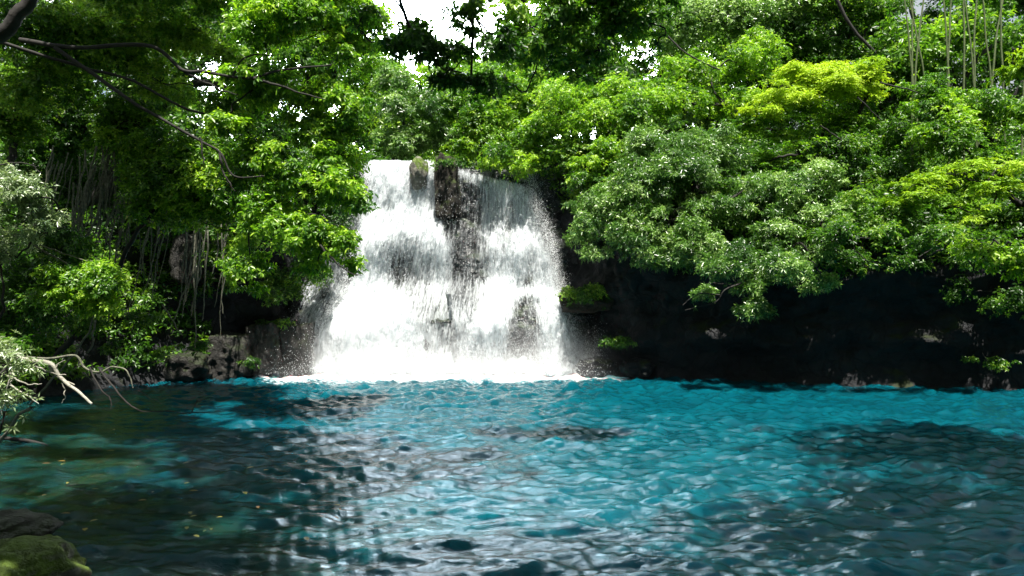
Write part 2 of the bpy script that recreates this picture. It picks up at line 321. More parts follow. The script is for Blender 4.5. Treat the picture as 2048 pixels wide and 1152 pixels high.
def falls_sheet(mask, base, holes, off, seed, x0, x1, z0, z1, extra=()):
    nx, nz = int((x1 - x0) / .045), int((z1 - z0) / .06)
    X, Z = np.meshgrid(np.linspace(x0, x1, nx), np.linspace(z0, z1, nz))
    Y = surfY(X, Z); u = X / Y * FPX + 1024; v = HOR - (Z - EYE) / Y * FPX
    rel = .16 * fbm(np.stack([X * 3.2, Y * 0 + seed, Z * .8], -1), 4, seed) + .07 * fbm(np.stack([X * 9, Y * 0 + seed, Z * 2.4], -1), 3, seed + 3)
    Y = Y - off + rel * 1.5
    M = mask(u, v)
    D = base * np.ones_like(X)
    for cu, cv, ru, rv, a in holes: D -= 1.3 * a * gell(u, v, cu, cv, ru * 1.25, rv * 1.1)
    for cu, cv, ru, rv, a in extra: D += a * gell(u, v, cu, cv, ru, rv)
    D += .30 * fbm(np.stack([X * 1.1, X * 0 + seed * .0 + 2.2, Z * .45], -1), 3, 17)
    D = np.clip(D, 0, 1.3) * M - (1 - M) * .25
    # streamlines fan out towards the foot
    uu = X + .5; fl = np.stack([uu * (1 + .035 * (Z - 8)), Z, Y * 0 + seed * 3.7], -1)
    keep = D > -.2
    F = grid_faces(nz, nx); F = F[keep.ravel()[F].any(1)]
    V = np.stack([X, Y, Z], -1).reshape(-1, 3)
    used = np.unique(F); mp = -np.ones(len(V), int); mp[used] = np.arange(len(used))
    return mesh_np('sheet', V[used], mp[F], {'dens': D.ravel()[used], 'flow': fl.reshape(-1, 3)[used]}, smooth=True)
def fall_mat(name, sx, sz, col=(.80, .85, .88), soft=.35):
    m, nt, L = mat(name)
    f = nt.nodes.new('ShaderNodeAttribute'); f.attribute_name = 'flow'; d = nt.nodes.new('ShaderNodeAttribute'); d.attribute_name = 'dens'
    def noise(a, b, det, ro, dist=0):
        mp = nt.nodes.new('ShaderNodeMapping'); mp.inputs['Scale'].default_value = (a, b, 1); L(f.outputs['Vector'], mp.inputs['Vector'])
        n = nt.nodes.new('ShaderNodeTexNoise'); n.inputs['Scale'].default_value = 1; n.inputs['Detail'].default_value = det; n.inputs['Roughness'].default_value = ro; n.inputs['Distortion'].default_value = dist
        L(mp.outputs[0], n.inputs['Vector']); return n.outputs['Fac']
    n1 = noise(sx, sz, 4, .6); n2 = noise(sx * 3.5, sz * 4.5, 3, .7, .3)
    a = nt.nodes.new('ShaderNodeMath'); a.operation = 'ADD'; L(n1, a.inputs[0]); L(n2, a.inputs[1])
    b = nt.nodes.new('ShaderNodeMath'); b.operation = 'MULTIPLY_ADD'; b.inputs[1].default_value = 1.6; b.inputs[2].default_value = -1.6; L(a.outputs[0], b.inputs[0])   # centred on 0
    c = nt.nodes.new('ShaderNodeMath'); c.operation = 'ADD'; L(b.outputs[0], c.inputs[0]); L(d.outputs['Fac'], c.inputs[1])
    mr = nt.nodes.new('ShaderNodeMapRange'); mr.interpolation_type = 'SMOOTHSTEP'; mr.inputs[1].default_value = .5 - soft; mr.inputs[2].default_value = .5 + soft; L(c.outputs[0], mr.inputs[0])
    p = nt.nodes.new('ShaderNodeBsdfPrincipled'); p.inputs['Base Color'].default_value = (*col, 1); p.inputs['Roughness'].default_value = .45; p.inputs['Specular IOR Level'].default_value = .4
    bp = nt.nodes.new('ShaderNodeBump'); bp.inputs['Strength'].default_value = .7; bp.inputs['Distance'].default_value = .12; L(a.outputs[0], bp.inputs['Height']); L(bp.outputs[0], p.inputs['Normal'])
    t = nt.nodes.new('ShaderNodeBsdfTranslucent'); t.inputs['Color'].default_value = (*col, 1)
    x = nt.nodes.new('ShaderNodeMixShader'); x.inputs[0].default_value = .35; L(p.outputs[0], x.inputs[1]); L(t.outputs[0], x.inputs[2])
    tr = nt.nodes.new('ShaderNodeBsdfTransparent'); y = nt.nodes.new('ShaderNodeMixShader'); L(mr.outputs[0], y.inputs[0]); L(tr.outputs[0], y.inputs[1]); L(x.outputs[0], y.inputs[2])
    o = nt.nodes.new('ShaderNodeOutputMaterial'); L(y.outputs[0], o.inputs[0]); return m
WF = [fall_mat('falling_water', 6.5, 1.0), fall_mat('falling_water_fine', 10, 1.6, soft=.3), fall_mat('falling_water_thin', 12, 1.0, soft=.5)]
def falls():
    # wet rock steps the water runs over
    nx, nz = 220, 170; X, Z = np.meshgrid(np.linspace(-10.2, 4.3, nx), np.linspace(-.4, 8.75, nz))
    Y = surfY(X, Z) + .22
    Y += .35 * fbm(np.stack([X * 1.1, Y * 0, Z * 2.2], -1), 4, 21) + .12 * np.round(2 * vnoise(np.stack([X * 1.6, Y * 0, Z * 2.0], -1), 12))
    Y += 1.8 * sstep(-7.6, -10.2, X) + 1.4 * sstep(2.6, 4.3, X) + .9 * sstep(6.5, 8.6, Z) * sstep(-6.8, -8.2, X)
    V = np.stack([X, Y, Z], -1)
    for dy in (.6, 1.6, 3.5, 7, 14, 28): V = np.concatenate([V, (V[nz - 1] + [0, dy, .05 * dy])[None]])     # the stream bed above
    link('waterfall_ledge', mesh_np('waterfall_ledge', V.reshape(-1, 3), grid_faces(len(V), nx)), WETROCK, kind='structure')
    root = link('waterfall', None, None, label='white waterfall dropping in two foaming cascades over dark rock into the turquoise pool', category='waterfall')
    root.location = (0, 0, 0)
    for k in range(3):
        HL = [h for h in HOLES if h[0] < 965]; HR = [h for h in HOLES if h[0] >= 885]
        eL = [(745, 650, 75, 110, .5), (670, 710, 55, 45, .6), (705, 640, 35, 50, .4), (790, 400, 40, 60, .2)]; eR = [(985, 640, 50, 60, .45), (1000, 600, 40, 30, .35), (1100, 690, 30, 60, .35), (1060, 585, 40, 14, .4), (950, 700, 60, 60, .2)]
        link('cascade', falls_sheet(maskL, (.86, .72, .55)[k], HL, .05 + .16 * k, 1 + k, -9.3, -.9, -.05, 9.1, eL), WF[min(k, 1)], root, label='broad bright cascade, overexposed white')
        link('cascade', falls_sheet(maskR, (.78, .66, .54)[k], HR, .05 + .16 * k, 5 + k, -3.4, 3.7, -.05, 8.9, eR), WF[min(k, 1)], root, label='wider bluish white cascade with dark rock showing')
    link('veil', falls_sheet(maskR, .62, [(926, 480, 24, 110, .6), (910, 400, 22, 34, .5), (1045, 665, 24, 70, .6)], .0, 31, -3.4, 3.7, -.05, 8.9), WF[2], root, label='thin sheet of water clinging to the dark rock')
    link('veil', falls_sheet(maskL, .68, [(908, 460, 13, 60, .7), (800, 530, 30, 50, .3), (926, 540, 18, 80, .55)], .0, 33, -9.3, -.9, -.05, 9.1), WF[2], root, label='thin sheet of water behind the bright cascade')
    for k in range(2):
        link('veil', falls_sheet(maskV, +.55 - .08 * k, [(650, 600, 12, 80, .15), (700, 560, 20, 50, .3)], -.05 + .12 * k, 11 + k, -9.4, -5.6, -.05, 5.4), WF[2], root, label='thin hazy veil of water')
    # churned foam heaped where the water lands
    nx, ny = 420, 60; X, T = np.meshgrid(np.linspace(-9.6, 4.2, nx), np.linspace(0, 1, ny)); Y = 30.6 - 2.5 * T - .5 * vnoise(np.stack([X * .7, T * 0, T * 0], -1), 3) * T
    e = sstep(-9.6, -8.2, X) * sstep(4.2, 2.6, X); n3 = fbm(np.stack([X * 1.9, Y * 1.6, X * 0], -1), 4, 14)
    Zf = e * ((1 - T) ** 1.7) * (.42 + .55 * n3 + .25 * np.exp(-((X + 6) / 1.5) ** 2)) + .02 - .10 * T; D = e * (1.25 - 1.5 * T) + .25 * n3 - .2
    link('foam', mesh_np('foam', np.stack([X, Y, Zf], -1).reshape(-1, 3), grid_faces(ny, nx), {'dens': D.ravel(), 'flow': np.stack([X, Y * 2.5, X * 0], -1).reshape(-1, 3)}, smooth=True), WF[1], root)
    # stream sheet lying above the lip
    # spray: fine drops flung off the edges and the foot
    n = 190000; r = np.random.default_rng(5)
    kind = r.random(n)
    u = r.uniform(575, 1200, n); P = np.zeros((n, 3))
    foot = kind < .72
    P[:, 0] = (u - 1024) / FPX * 30.2; hz = r.exponential(.50, n) + .2 * r.random(n)
    bul = 1 + 1.6 * np.exp(-((u - 720) / 100) ** 2) + .5 * np.exp(-((u - 1110) / 60) ** 2)
    P[:, 2] = hz * bul * .75; P[:, 1] = surfY(P[:, 0], P[:, 2]) - .35 - r.exponential(.45, n)
    e = ~foot; m = e.sum(); v = r.uniform(330, 745, m); side = r.random(m)
    ue = np.where(side < .3, tab(v, [340, 400, 440, 500, 560, 600, 650, 700, 748], [741, 735, 714, 716, 706, 688, 655, 625, 585]) - r.normal(0, 9, m) - 3,
         np.where(side < .7, tab(v, [370, 400, 430, 480, 560, 600, 650, 700, 748], [1058, 1066, 1076, 1096, 1114, 1126, 1136, 1152, 1190]) + r.normal(2, 9, m), r.uniform(720, 1110, m)))
    Ye = 30.3 + .30 * (EYE - (v - HOR) / FPX * 31); Pe = np.stack([(ue - 1024) / FPX * Ye, Ye - .5 - r.random(m) * .5, EYE - (v - HOR) / FPX * Ye], 1); P[e] = Pe
    P[:, 0] += np.where(foot, r.normal(0, .25, n), 0)
    s = (.003 + .011 * r.random(n) ** 3)[:, None, None]
    T = np.array([[1, 0, -.4], [-.5, .87, -.4], [-.5, -.87, -.4], [0, 0, 1.9]]) * s
    V = (P[:, None] + T).reshape(-1, 3); b = np.arange(n)[:, None, None] * 4
    F = (b + np.array([[0, 2, 1], [0, 1, 3], [1, 2, 3], [2, 0, 3]])[None]).reshape(-1, 3)
    m, nt, L = mat('spray_drops'); p = nt.nodes.new('ShaderNodeBsdfPrincipled'); p.inputs['Base Color'].default_value = (.9, .93, .95, 1); p.inputs['Roughness'].default_value = .3
    o = nt.nodes.new('ShaderNodeOutputMaterial'); L(p.outputs[0], o.inputs[0])
    link('spray', mesh_np('spray', V, F), m, root, kind='stuff')
    # fine mist hanging over the landing water
    x0, x1, y0, y1, z1 = -11.2, 5.6, 27.2, 31.4, 3.2
    B = np.array([[x, y, z] for z in (-.25, z1) for y in (y0, y1) for x in (x0, x1)]); Fb = np.array([[0, 2, 3, 1], [4, 5, 7, 6], [0, 1, 5, 4], [2, 6, 7, 3], [0, 4, 6, 2], [1, 3, 7, 5]])
    m, nt, L = mat('mist'); tc = nt.nodes.new('ShaderNodeTexCoord'); sx = nt.nodes.new('ShaderNodeSeparateXYZ'); L(tc.outputs['Object'], sx.inputs[0])
    def mrg(out, a, b, c, d):
        q = nt.nodes.new('ShaderNodeMapRange'); q.interpolation_type = 'SMOOTHSTEP'; q.inputs[1].default_value = a; q.inputs[2].default_value = b; q.inputs[3].default_value = c; q.inputs[4].default_value = d; L(out, q.inputs[0]); return q.outputs[0]
    def mul(a, b):
        q = nt.nodes.new('ShaderNodeMath'); q.operation = 'MULTIPLY'; L(a, q.inputs[0]); L(b, q.inputs[1]); return q.outputs[0]
    nz = nt.nodes.new('ShaderNodeTexNoise'); nz.inputs['Scale'].default_value = .7; nz.inputs['Detail'].default_value = 2; L(tc.outputs['Object'], nz.inputs['Vector'])
    zz = mrg(sx.outputs['Z'], -.2, 2.9, 1, 0); zz = mul(zz, zz)
    d = mul(mul(zz, mrg(sx.outputs['Y'], y0 + .1, 29.9, 0, 1)), mul(mrg(sx.outputs['X'], x0 + .2, -7.4, 0, 1), mrg(sx.outputs['X'], 2.2, x1 - .2, 1, 0)))
    d = mul(d, mrg(nz.outputs['Fac'], .3, .7, .08, .50))
    v = nt.nodes.new('ShaderNodeVolumePrincipled'); v.inputs['Color'].default_value = (.95, .97, 1, 1); v.inputs['Anisotropy'].default_value = .2; L(d, v.inputs['Density'])
    o = nt.nodes.new('ShaderNodeOutputMaterial'); L(v.outputs[0], o.inputs['Volume'])
    link('mist', mesh_np('mist', B, Fb), m, root, kind='stuff')
falls()

# ------------------------------------------------------------------ rocks
def rock(name, c, size, m, label, seed, cat_='boulder', blocky=.0, rot=0, group=None, n=40):
    th = np.linspace(0, np.pi, n); ph = np.linspace(0, 2 * np.pi, n * 2, endpoint=False)
    T, Pp = np.meshgrid(th, ph, indexing='ij'); D = np.stack([np.sin(T) * np.cos(Pp), np.sin(T) * np.sin(Pp), np.cos(T)], -1)
    if blocky: 
        mxn = np.abs(D).max(-1, keepdims=True); D = D * (1 - blocky) + D / mxn * blocky
    D = D * (1 + .30 * fbm(D * 1.4 + seed, 3, seed)[..., None] + .10 * fbm(D * 4, 4, seed + 1)[..., None] - .05 * np.abs(fbm(D * 9, 2, seed + 2))[..., None])
    V = (D * np.array(size) / 2).reshape(-1, 3)
    o = link(name, mesh_np(name, V, grid_faces(n, 2 * n, True), smooth=True), m, label=label, category=cat_, group=group)
    o.location = c; o.rotation_euler = (0, 0, rot); return o
def rpx(u, v, Y): return tuple(at(u, v, Y))
rock('boulder', rpx(838, 350, 32.4), (.90, 1.5, 1.6), MOSSY, 'rounded yellow mossy boulder in the lip of the brighter cascade', 1)
rock('rock_pillar', rpx(897, 380, 32.8), (1.05, 2.2, 2.7), PILLAR, 'mossy brown rock pillar dividing the two cascades at the lip', 2, 'rock', .7, n=70)
rock('boulder', rpx(595, 702, 29.3), (1.15, 1.3, 2.3), BOUL, 'wet square block with thin water running over it beside the falls', 3, blocky=.75, n=50)
rock('boulder', rpx(535, 700, 29.2), (1.35, 1.4, 2.0), BOUL, 'mossy square block between the wet block and the dark cave', 4, blocky=.7, n=50)
rock('boulder', rpx(462, 715, 28.6), (1.7, 1.5, 1.9), BOUL, 'dark broken ledge block under the hanging roots beside the cave', 5, blocky=.6, n=50)
rock('boulder', rpx(380, 735, 27.4), (1.6, 1.4, 1.1), BOUL, 'low dark boulder at the waterline under the overhanging roots', 6, blocky=.3)
rock('rock_outcrop', rpx(375, 520, 27.8), (1.0, 1.3, 1.9), BOUL, 'pale worn rock showing through the roots above the cave', 7, 'rock', .3)
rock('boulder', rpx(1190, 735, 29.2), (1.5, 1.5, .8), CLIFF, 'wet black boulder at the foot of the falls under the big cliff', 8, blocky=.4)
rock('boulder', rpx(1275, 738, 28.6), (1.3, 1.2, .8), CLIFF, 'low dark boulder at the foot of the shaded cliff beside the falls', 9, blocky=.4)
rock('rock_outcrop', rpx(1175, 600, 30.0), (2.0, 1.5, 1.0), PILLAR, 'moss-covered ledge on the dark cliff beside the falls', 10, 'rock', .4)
rock('boulder', rpx(0, 1168, 7.6), (1.4, 1.4, .92), MOSSY, 'mossy pale boulder on the near bank below the shady one', 11, blocky=.1, n=70)
rock('boulder', rpx(-25, 1075, 8.1), (1.2, 1.3, .55), BOUL, 'shaded grey boulder on the near bank above the mossy pale one', 12, n=60)

# ------------------------------------------------------------------ foliage
def leaves(Cn, Nr, nl, Ls, Ws, el, er, droop, fold, r, tint, six):
    """rosettes: centre Cn, normal Nr, nl leaves each; returns V,F,tint"""
    m = len(Cn)
    a = norm(np.cross(Nr, np.array([.21, .93, .3]) + .3 * r.normal(size=(m, 3)))); b = np.cross(Nr, a)
    ph = (np.arange(nl) * 2.4)[None] + r.uniform(0, 6.28, (m, 1)) + r.normal(0, .25, (m, nl))
    e = el + er * r.normal(size=(m, nl))
    d = (np.cos(ph)[..., None] * a[:, None] + np.sin(ph)[..., None] * b[:, None]) * np.cos(e)[..., None] + Nr[:, None] * np.sin(e)[..., None]
    d = norm(d - np.array([0, 0, droop])); up = norm(Nr[:, None] + .6 * r.normal(size=(m, nl, 3)))
    s = norm(np.cross(up, d)); ln = np.cross(d, s)
    Lk = (Ls * r.uniform(.6, 1.3, (m, nl)))[..., None]; Wk = Lk * Ws / Ls * r.uniform(.8, 1.2, (m, nl, 1))
    c = Cn[:, None] + d * Lk * .12
    if six:
        tip = c + d * Lk - np.array([0, 0, 1]) * Lk * .18; q = c + d * Lk * .36; w = c + d * Lk * .68 - np.array([0, 0, 1]) * Lk * .06
        V = np.stack([c, q + s * Wk * .5 + ln * fold * Wk, w + s * Wk * .42 + ln * fold * Wk, tip, w - s * Wk * .42 + ln * fold * Wk, q - s * Wk * .5 + ln * fold * Wk], 2)
        F0 = np.array([[0, 1, 2, 3], [0, 3, 4, 5]]); kv = 6
    else:
        tip = c + d * Lk - np.array([0, 0, 1]) * Lk * .12; q = c + d * Lk * .45
        V = np.stack([c, q + s * Wk * .5 + ln * fold * Wk, tip, q - s * Wk * .5 + ln * fold * Wk], 2)
        F0 = np.array([[0, 1, 2], [0, 2, 3]]); kv = 4
    n = m * nl
    F = (np.arange(n)[:, None, None] * kv + F0[None]).reshape(-1, F0.shape[1])
    tt = np.clip(tint[:, None] + r.normal(0, .21, (m, nl)), 0, 1)
    return V.reshape(-1, 3), F, np.repeat(tt.ravel(), kv)
STY = {  # leaf length, width, leaves per rosette, elevation, spread, droop, fold, rosettes per m2, clump radius, flatness, six-point leaves, upness
 'broad':  dict(L=.120, W=.054, nl=7, el=.15, er=.35, dr=.25, fo=.22, rho=145, rc=.62, fl=.72, six=False, up=.9),
 'near':   dict(L=.120, W=.052, nl=7, el=.1, er=.4, dr=.3, fo=.18, rho=115, rc=.50, fl=.55, six=True, up=.9),
 'narrow': dict(L=.140, W=.039, nl=8, el=.25, er=.45, dr=.2, fo=.25, rho=155, rc=.55, fl=.75, six=False, up=.7),
 'fern':   dict(L=.13, W=.045, nl=8, el=.05, er=.18, dr=.1, fo=.1, rho=110, rc=.75, fl=.32, six=False, up=1.8),
 'far':    dict(L=.22, W=.10, nl=6, el=.15, er=.4, dr=.2, fo=.2, rho=36, rc=.9, fl=.6, six=False, up=.8),
 'shade':  dict(L=.42, W=.24, nl=5, el=.1, er=.4, dr=.2, fo=.1, rho=19, rc=1.3, fl=.5, six=False, up=1),
}
NLEAF = 0
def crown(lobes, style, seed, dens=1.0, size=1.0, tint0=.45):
    global NLEAF
    st = STY[style]; r = np.random.default_rng(seed); CC, NN, TT, clumps = [], [], [], []
    for lb in lobes:
        c, rad = np.array(lb[0]), np.array(lb[1]); rc = st['rc'] * min(1.3, max(.45, rad.mean() / 1.3))
        area = rad[0] * rad[2] * np.pi + rad[0] * rad[1] * 1.5
        k = max(4, int(1.9 * area / (rc * rc * np.pi) * (lb[2] if len(lb) > 2 else 1)))
        d = norm(r.normal(size=(k, 3)) + np.array([0, -.15, .25])); q = c + d * rad * r.uniform(.35, 1.05, (k, 1))
        for j in range(k):
            R_ = rc * r.choice([.4, .6, .8, 1.1, 1.5]); n = max(4, int(R_ * R_ * np.pi * st['rho'] * dens / size ** 2))
            dd = norm(r.normal(size=(n, 3)) + np.array([0, 0, .55])); sq = np.array([1, 1, st['fl']])
            # drag outwards and down: boughs hang away from the middle of the tree
            pos = q[j] + dd * sq * R_ * (r.uniform(.3, 1.0, (n, 1)) ** .6) * (1 + .24 * r.normal(size=(n, 1)) + .45 * vnoise(dd * 2.5 + q[j], seed)[:, None])
            out = (pos - q[j])[:, :2]; pos[:, 2] -= .22 / max(R_, .3) * (out ** 2).sum(1) * .8
            nn = norm(dd * .7 + d[j] * .35 + np.array([0, 0, st['up']]) + .50 * r.normal(size=(n, 3)))
            CC.append(pos); NN.append(nn); TT.append(np.full(n, tint0) + r.normal(0, .24) + .12 * r.normal(size=n)); clumps.append((q[j], R_, c))
    CC = np.concatenate(CC); NN = np.concatenate(NN); TT = np.concatenate(TT)
    V, F, T = leaves(CC, NN, st['nl'], st['L'] * size, st['W'] * size, st['el'], st['er'], st['dr'], st['fo'], r, TT, st['six'])
    NLEAF += len(CC) * st['nl']
    return V, F, T, clumps
def plobe(u, v, ru, rv, Y, ry=None, w=1):
    m = Y / FPX; return (at(u, v, Y), (ru * m, ry or .8 * (ru + rv) / 2 * m + .3, rv * m), w)
def tree(name, label, cat_, style, m, lobes, base, seed, dens=1.0, size=1.0, r0=.22, tint0=.45, limbs=(), group=None, bark=BARK, fork=None, twigs=True, px=True):
    lobes = [plobe(*l) if px else (np.array(l[0], float), l[1], l[2]) for l in lobes]
    bz = gz(*base) - .4 if len(base) == 2 else base[2]
    B = np.array([base[0], base[1], bz]); root = link(name, None, None, label=label, category=cat_, group=group); root.location = B
    def lk(n_, V, F, mt, at_=None, sm=False):
        return link(n_, mesh_np(n_, V - B, F, at_, sm), mt, root)
    V, F, T, cl = crown(lobes, style, seed, dens, size, tint0)
    lk('crown', V, F, m, {'tint': T})
    r = np.random.default_rng(seed + 99); parts = []
    cen = np.mean([l[0] for l in lobes], 0)
    fk = np.array(fork) if fork is not None else B * .45 + cen * .55 + np.array([0, 0, -.3])
    parts.append(tube([B, B * .6 + fk * .4 + r.normal(0, .15, 3), fk], r0, r0 * .7, 16, 8, .12, seed))
    nodes = [(fk, r0 * .6)]
    for i, l in enumerate(sorted(lobes, key=lambda l: np.linalg.norm(l[0] - fk))):
        p0, rr = min(nodes, key=lambda n_: np.linalg.norm(n_[0] - l[0])); mid = (p0 + l[0]) / 2 + r.normal(0, .22, 3) + np.array([0, 0, .15]); re = max(.015, rr * .62)
        parts.append(tube([p0, mid, l[0]], rr, re, 14, 6, .15, seed + i)); nodes.append((l[0], re))
    if twigs:
        for i, (q, R_, c) in enumerate(cl):
            if i % 2: continue
            parts.append(tube([c, (c + q) / 2 + r.normal(0, .08, 3), q], .016, .006, 8, 4, .05, seed + i))
    V, F = cat(parts); lk('trunk', V, F, bark, None, True)
    for i, (pts, a, b) in enumerate(limbs):
        V, F = tube([at(*p) for p in pts], a, b, len(pts) * 7, 7, .06, seed + 50 + i, .012); lk('limb', V, F, bark, None, True)
    return root

# --- left side
tree('broadleaf_tree', 'big broadleaf tree arching over the pool beside the brighter cascade', 'tree', 'near', LM['fresh'],
     [(650, 60, 105, 105, 19), (540, 40, 110, 60, 18), (455, 250, 50, 30, 18), (520, 170, 120, 50, 18.5), (690, 215, 65, 60, 19), (700, 120, 55, 50, 19.3), (590, 210, 90, 45, 19), (680, 310, 62, 60, 19), (610, 385, 90, 60, 18.5), (700, 390, 40, 45, 18.7),
      (530, 330, 90, 50, 18.5), (560, 450, 85, 50, 18), (640, 470, 55, 40, 18), (695, 490, 25, 30, 17.8), (625, 530, 30, 22, 17.8, .4), (705, 535, 28, 12, 17.8, .3), (500, 540, 60, 45, 18.5, .6), (640, 262, 55, 26, 19), (745, 40, 30, 30, 19)],
     (-13.8, 16.5), 101, 1.0, 1.0, .075, .56,
     limbs=[([(40, 80, 17.6), (150, 95, 17.5), (300, 92, 17.6), (365, 140, 17.6), (410, 145, 17.6), (500, 155, 17.6), (560, 140, 17.6), (665, 130, 17.6)], .06, .02),
            ([(500, 155, 17.6), (570, 175, 17.6), (650, 200, 17.6)], .04, .012), ([(365, 140, 17.6), (430, 175, 17.6), (480, 190, 17.6)], .035, .012),
            ([(465, 155, 17.6), (490, 115, 17.7), (560, 108, 17.8)], .03, .01),
            ([(110, 95, 17.5), (190, 150, 17.4), (260, 200, 17.2), (320, 235, 17.2), (400, 280, 17.2), (440, 305, 17.2), (470, 350, 17.2), (530, 352, 17.2)], .055, .015),
            ([(440, 305, 17.2), (445, 345, 17.2), (470, 380, 17.2)], .035, .012), ([(400, 275, 17.2), (410, 330, 17.2)], .03, .012),
            ([(640, 490, 17.3), (665, 520, 17.3), (700, 545, 17.3), (720, 552, 17.3)], .03, .008)], fork=at(-90, 60, 17.2))
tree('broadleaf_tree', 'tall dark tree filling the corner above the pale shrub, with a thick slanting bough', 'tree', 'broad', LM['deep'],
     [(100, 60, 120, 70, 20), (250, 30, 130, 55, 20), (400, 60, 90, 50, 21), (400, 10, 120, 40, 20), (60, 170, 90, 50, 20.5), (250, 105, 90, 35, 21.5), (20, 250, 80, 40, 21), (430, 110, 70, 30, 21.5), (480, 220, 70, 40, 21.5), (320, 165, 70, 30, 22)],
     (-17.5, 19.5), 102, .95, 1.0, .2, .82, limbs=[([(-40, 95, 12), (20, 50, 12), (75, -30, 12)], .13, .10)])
tree('forest_tree', 'shaded tree rising behind the hanging roots on the steep bank', 'tree', 'broad', LM['deep'],
     [(120, 260, 140, 60, 27), (350, 170, 160, 80, 27), (520, 210, 90, 90, 27), (80, 120, 160, 90, 27), (560, 330, 70, 70, 28), (520, 420, 70, 50, 28), (200, 60, 200, 70, 28), (480, 70, 90, 70, 28)], (-16.5, 27.5), 103, .6, 1.25, .35, .3)
tree('shrub', 'sunlit glossy shrub spilling over the bank above the hanging roots', 'shrub', 'broad', LM['fresh'],
     [(270, 245, 75, 40, 21.5), (320, 300, 70, 40, 21.2), (230, 285, 50, 30, 21.5), (400, 330, 75, 45, 21), (330, 370, 75, 45, 21), (440, 385, 75, 45, 21), (400, 440, 75, 40, 20.8), (480, 440, 60, 40, 20.8), (300, 430, 50, 30, 21, .7), (495, 485, 30, 22, 20.8), (210, 235, 40, 25, 21.7)],
     (-14.6, 22.6), 104, 1.0, .95, .12, .45)
tree('shrub', 'pale narrow-leaved shrub at the frame edge above the drooping green spray', 'shrub', 'narrow', LM['pale'],
     [(20, 375, 60, 30, 13), (80, 395, 42, 24, 13), (40, 435, 60, 25, 13), (90, 460, 30, 18, 13), (0, 500, 50, 25, 13.2)], (-10.8, 13.6), 105, .8, .62, .05, .68,
     limbs=[([(-20, 335, 13), (50, 325, 13), (85, 345, 13)], .015, .006)])
tree('shrub', 'drooping bright green leafy spray hanging from a thin pale branch', 'shrub', 'near', LM['fresh'],
     [(170, 580, 60, 45, 13.5), (215, 560, 32, 45, 13.5), (140, 560, 40, 30, 13.6), (205, 615, 30, 25, 13.5)], (-10.9, 14.6), 106, 1.4, .62, .04, .62,
     limbs=[([(60, 485, 13.4), (130, 530, 13.4), (145, 560, 13.4), (160, 585, 13.4)], .018, .01), ([(80, 490, 13.4), (140, 510, 13.4), (215, 525, 13.4)], .014, .006)], bark=BARKM)
tree('shrub', 'dim leafy shrub behind the pale narrow-leaved one on the shaded bank', 'shrub', 'broad', LM['deep'],
     [(60, 560, 90, 50, 17), (30, 640, 70, 40, 17), (120, 500, 60, 40, 17.5), (80, 610, 60, 30, 16.5)], (-13.0, 17.2), 107, .9, .8, .05, .35)
tree('shrub', 'dark tangle of creepers over the cave mouth near the falls', 'shrub', 'broad', LM['deep'],
     [(420, 520, 40, 25, 27.5, .7), (450, 560, 40, 30, 28.5, .5), (590, 560, 70, 40, 29.5, .7), (550, 590, 35, 20, 28.8, .7), (640, 520, 50, 40, 30.2, .6), (670, 430, 40, 40, 31.5, .7), (420, 460, 60, 25, 27.5, .7)], (-11.5, 30.2), 108, .6, .9, .05, .4)
k = 0
for u, v, ru, rv, Y, txt in [(325, 705, 22, 12, 24.5, 'small bright fern on the bank under the dangling roots'), (130, 720, 22, 12, 20, 'small fern on the low bank under the green spray'), (545, 650, 38, 10, 28.9, 'low green plants on top of the square blocks'),
        (235, 690, 30, 14, 21, 'dim fern clump between the bank roots'), (1245, 685, 40, 8, 28.2, 'moss-green plants clinging low on the shaded cliff'), (1175, 590, 60, 16, 29.4, 'trailing green plants on the mossy ledge'),
        (893, 325, 26, 9, 31.6, 'dark plants crowning the rock pillar between the cascades'), (1975, 725, 55, 10, 24.3, 'small pale plants low down at the cliff corner'), (390, 690, 40, 14, 26, 'dark plants over the low waterline boulder'), (20, 700, 50, 22, 15, 'dim plants on the bank above the fallen branches'),
        (180, 655, 50, 20, 19, 'shaded undergrowth below the drooping spray'), (280, 640, 40, 18, 23, 'shaded undergrowth among the dangling roots'), (500, 725, 30, 10, 28.2, 'moss and small plants on the broken ledge block')]:
    c = at(u, v, Y); tree('fern' if 'fern' in txt else 'plant', txt, 'fern' if 'fern' in txt else 'plant', 'near', LM['fresh' if 'bright' in txt else 'deep'], [(u, v, ru, rv, Y, None, .9)], (c[0], c[1], c[2] - .35), 300 + k, .55, .8, .012, .5, twigs=False); k += 1
tree('shrub', 'sunlit leafy sprays dipping over the near bank branches at the frame edge', 'shrub', 'narrow', LM['pale'], [(10, 745, 22, 16, 11.5, None, .5), (22, 800, 22, 12, 11.3, None, .4), (0, 715, 22, 12, 11.6, None, .5)], (-9.2, 12.0), 109, .28, .62, .03, .7)

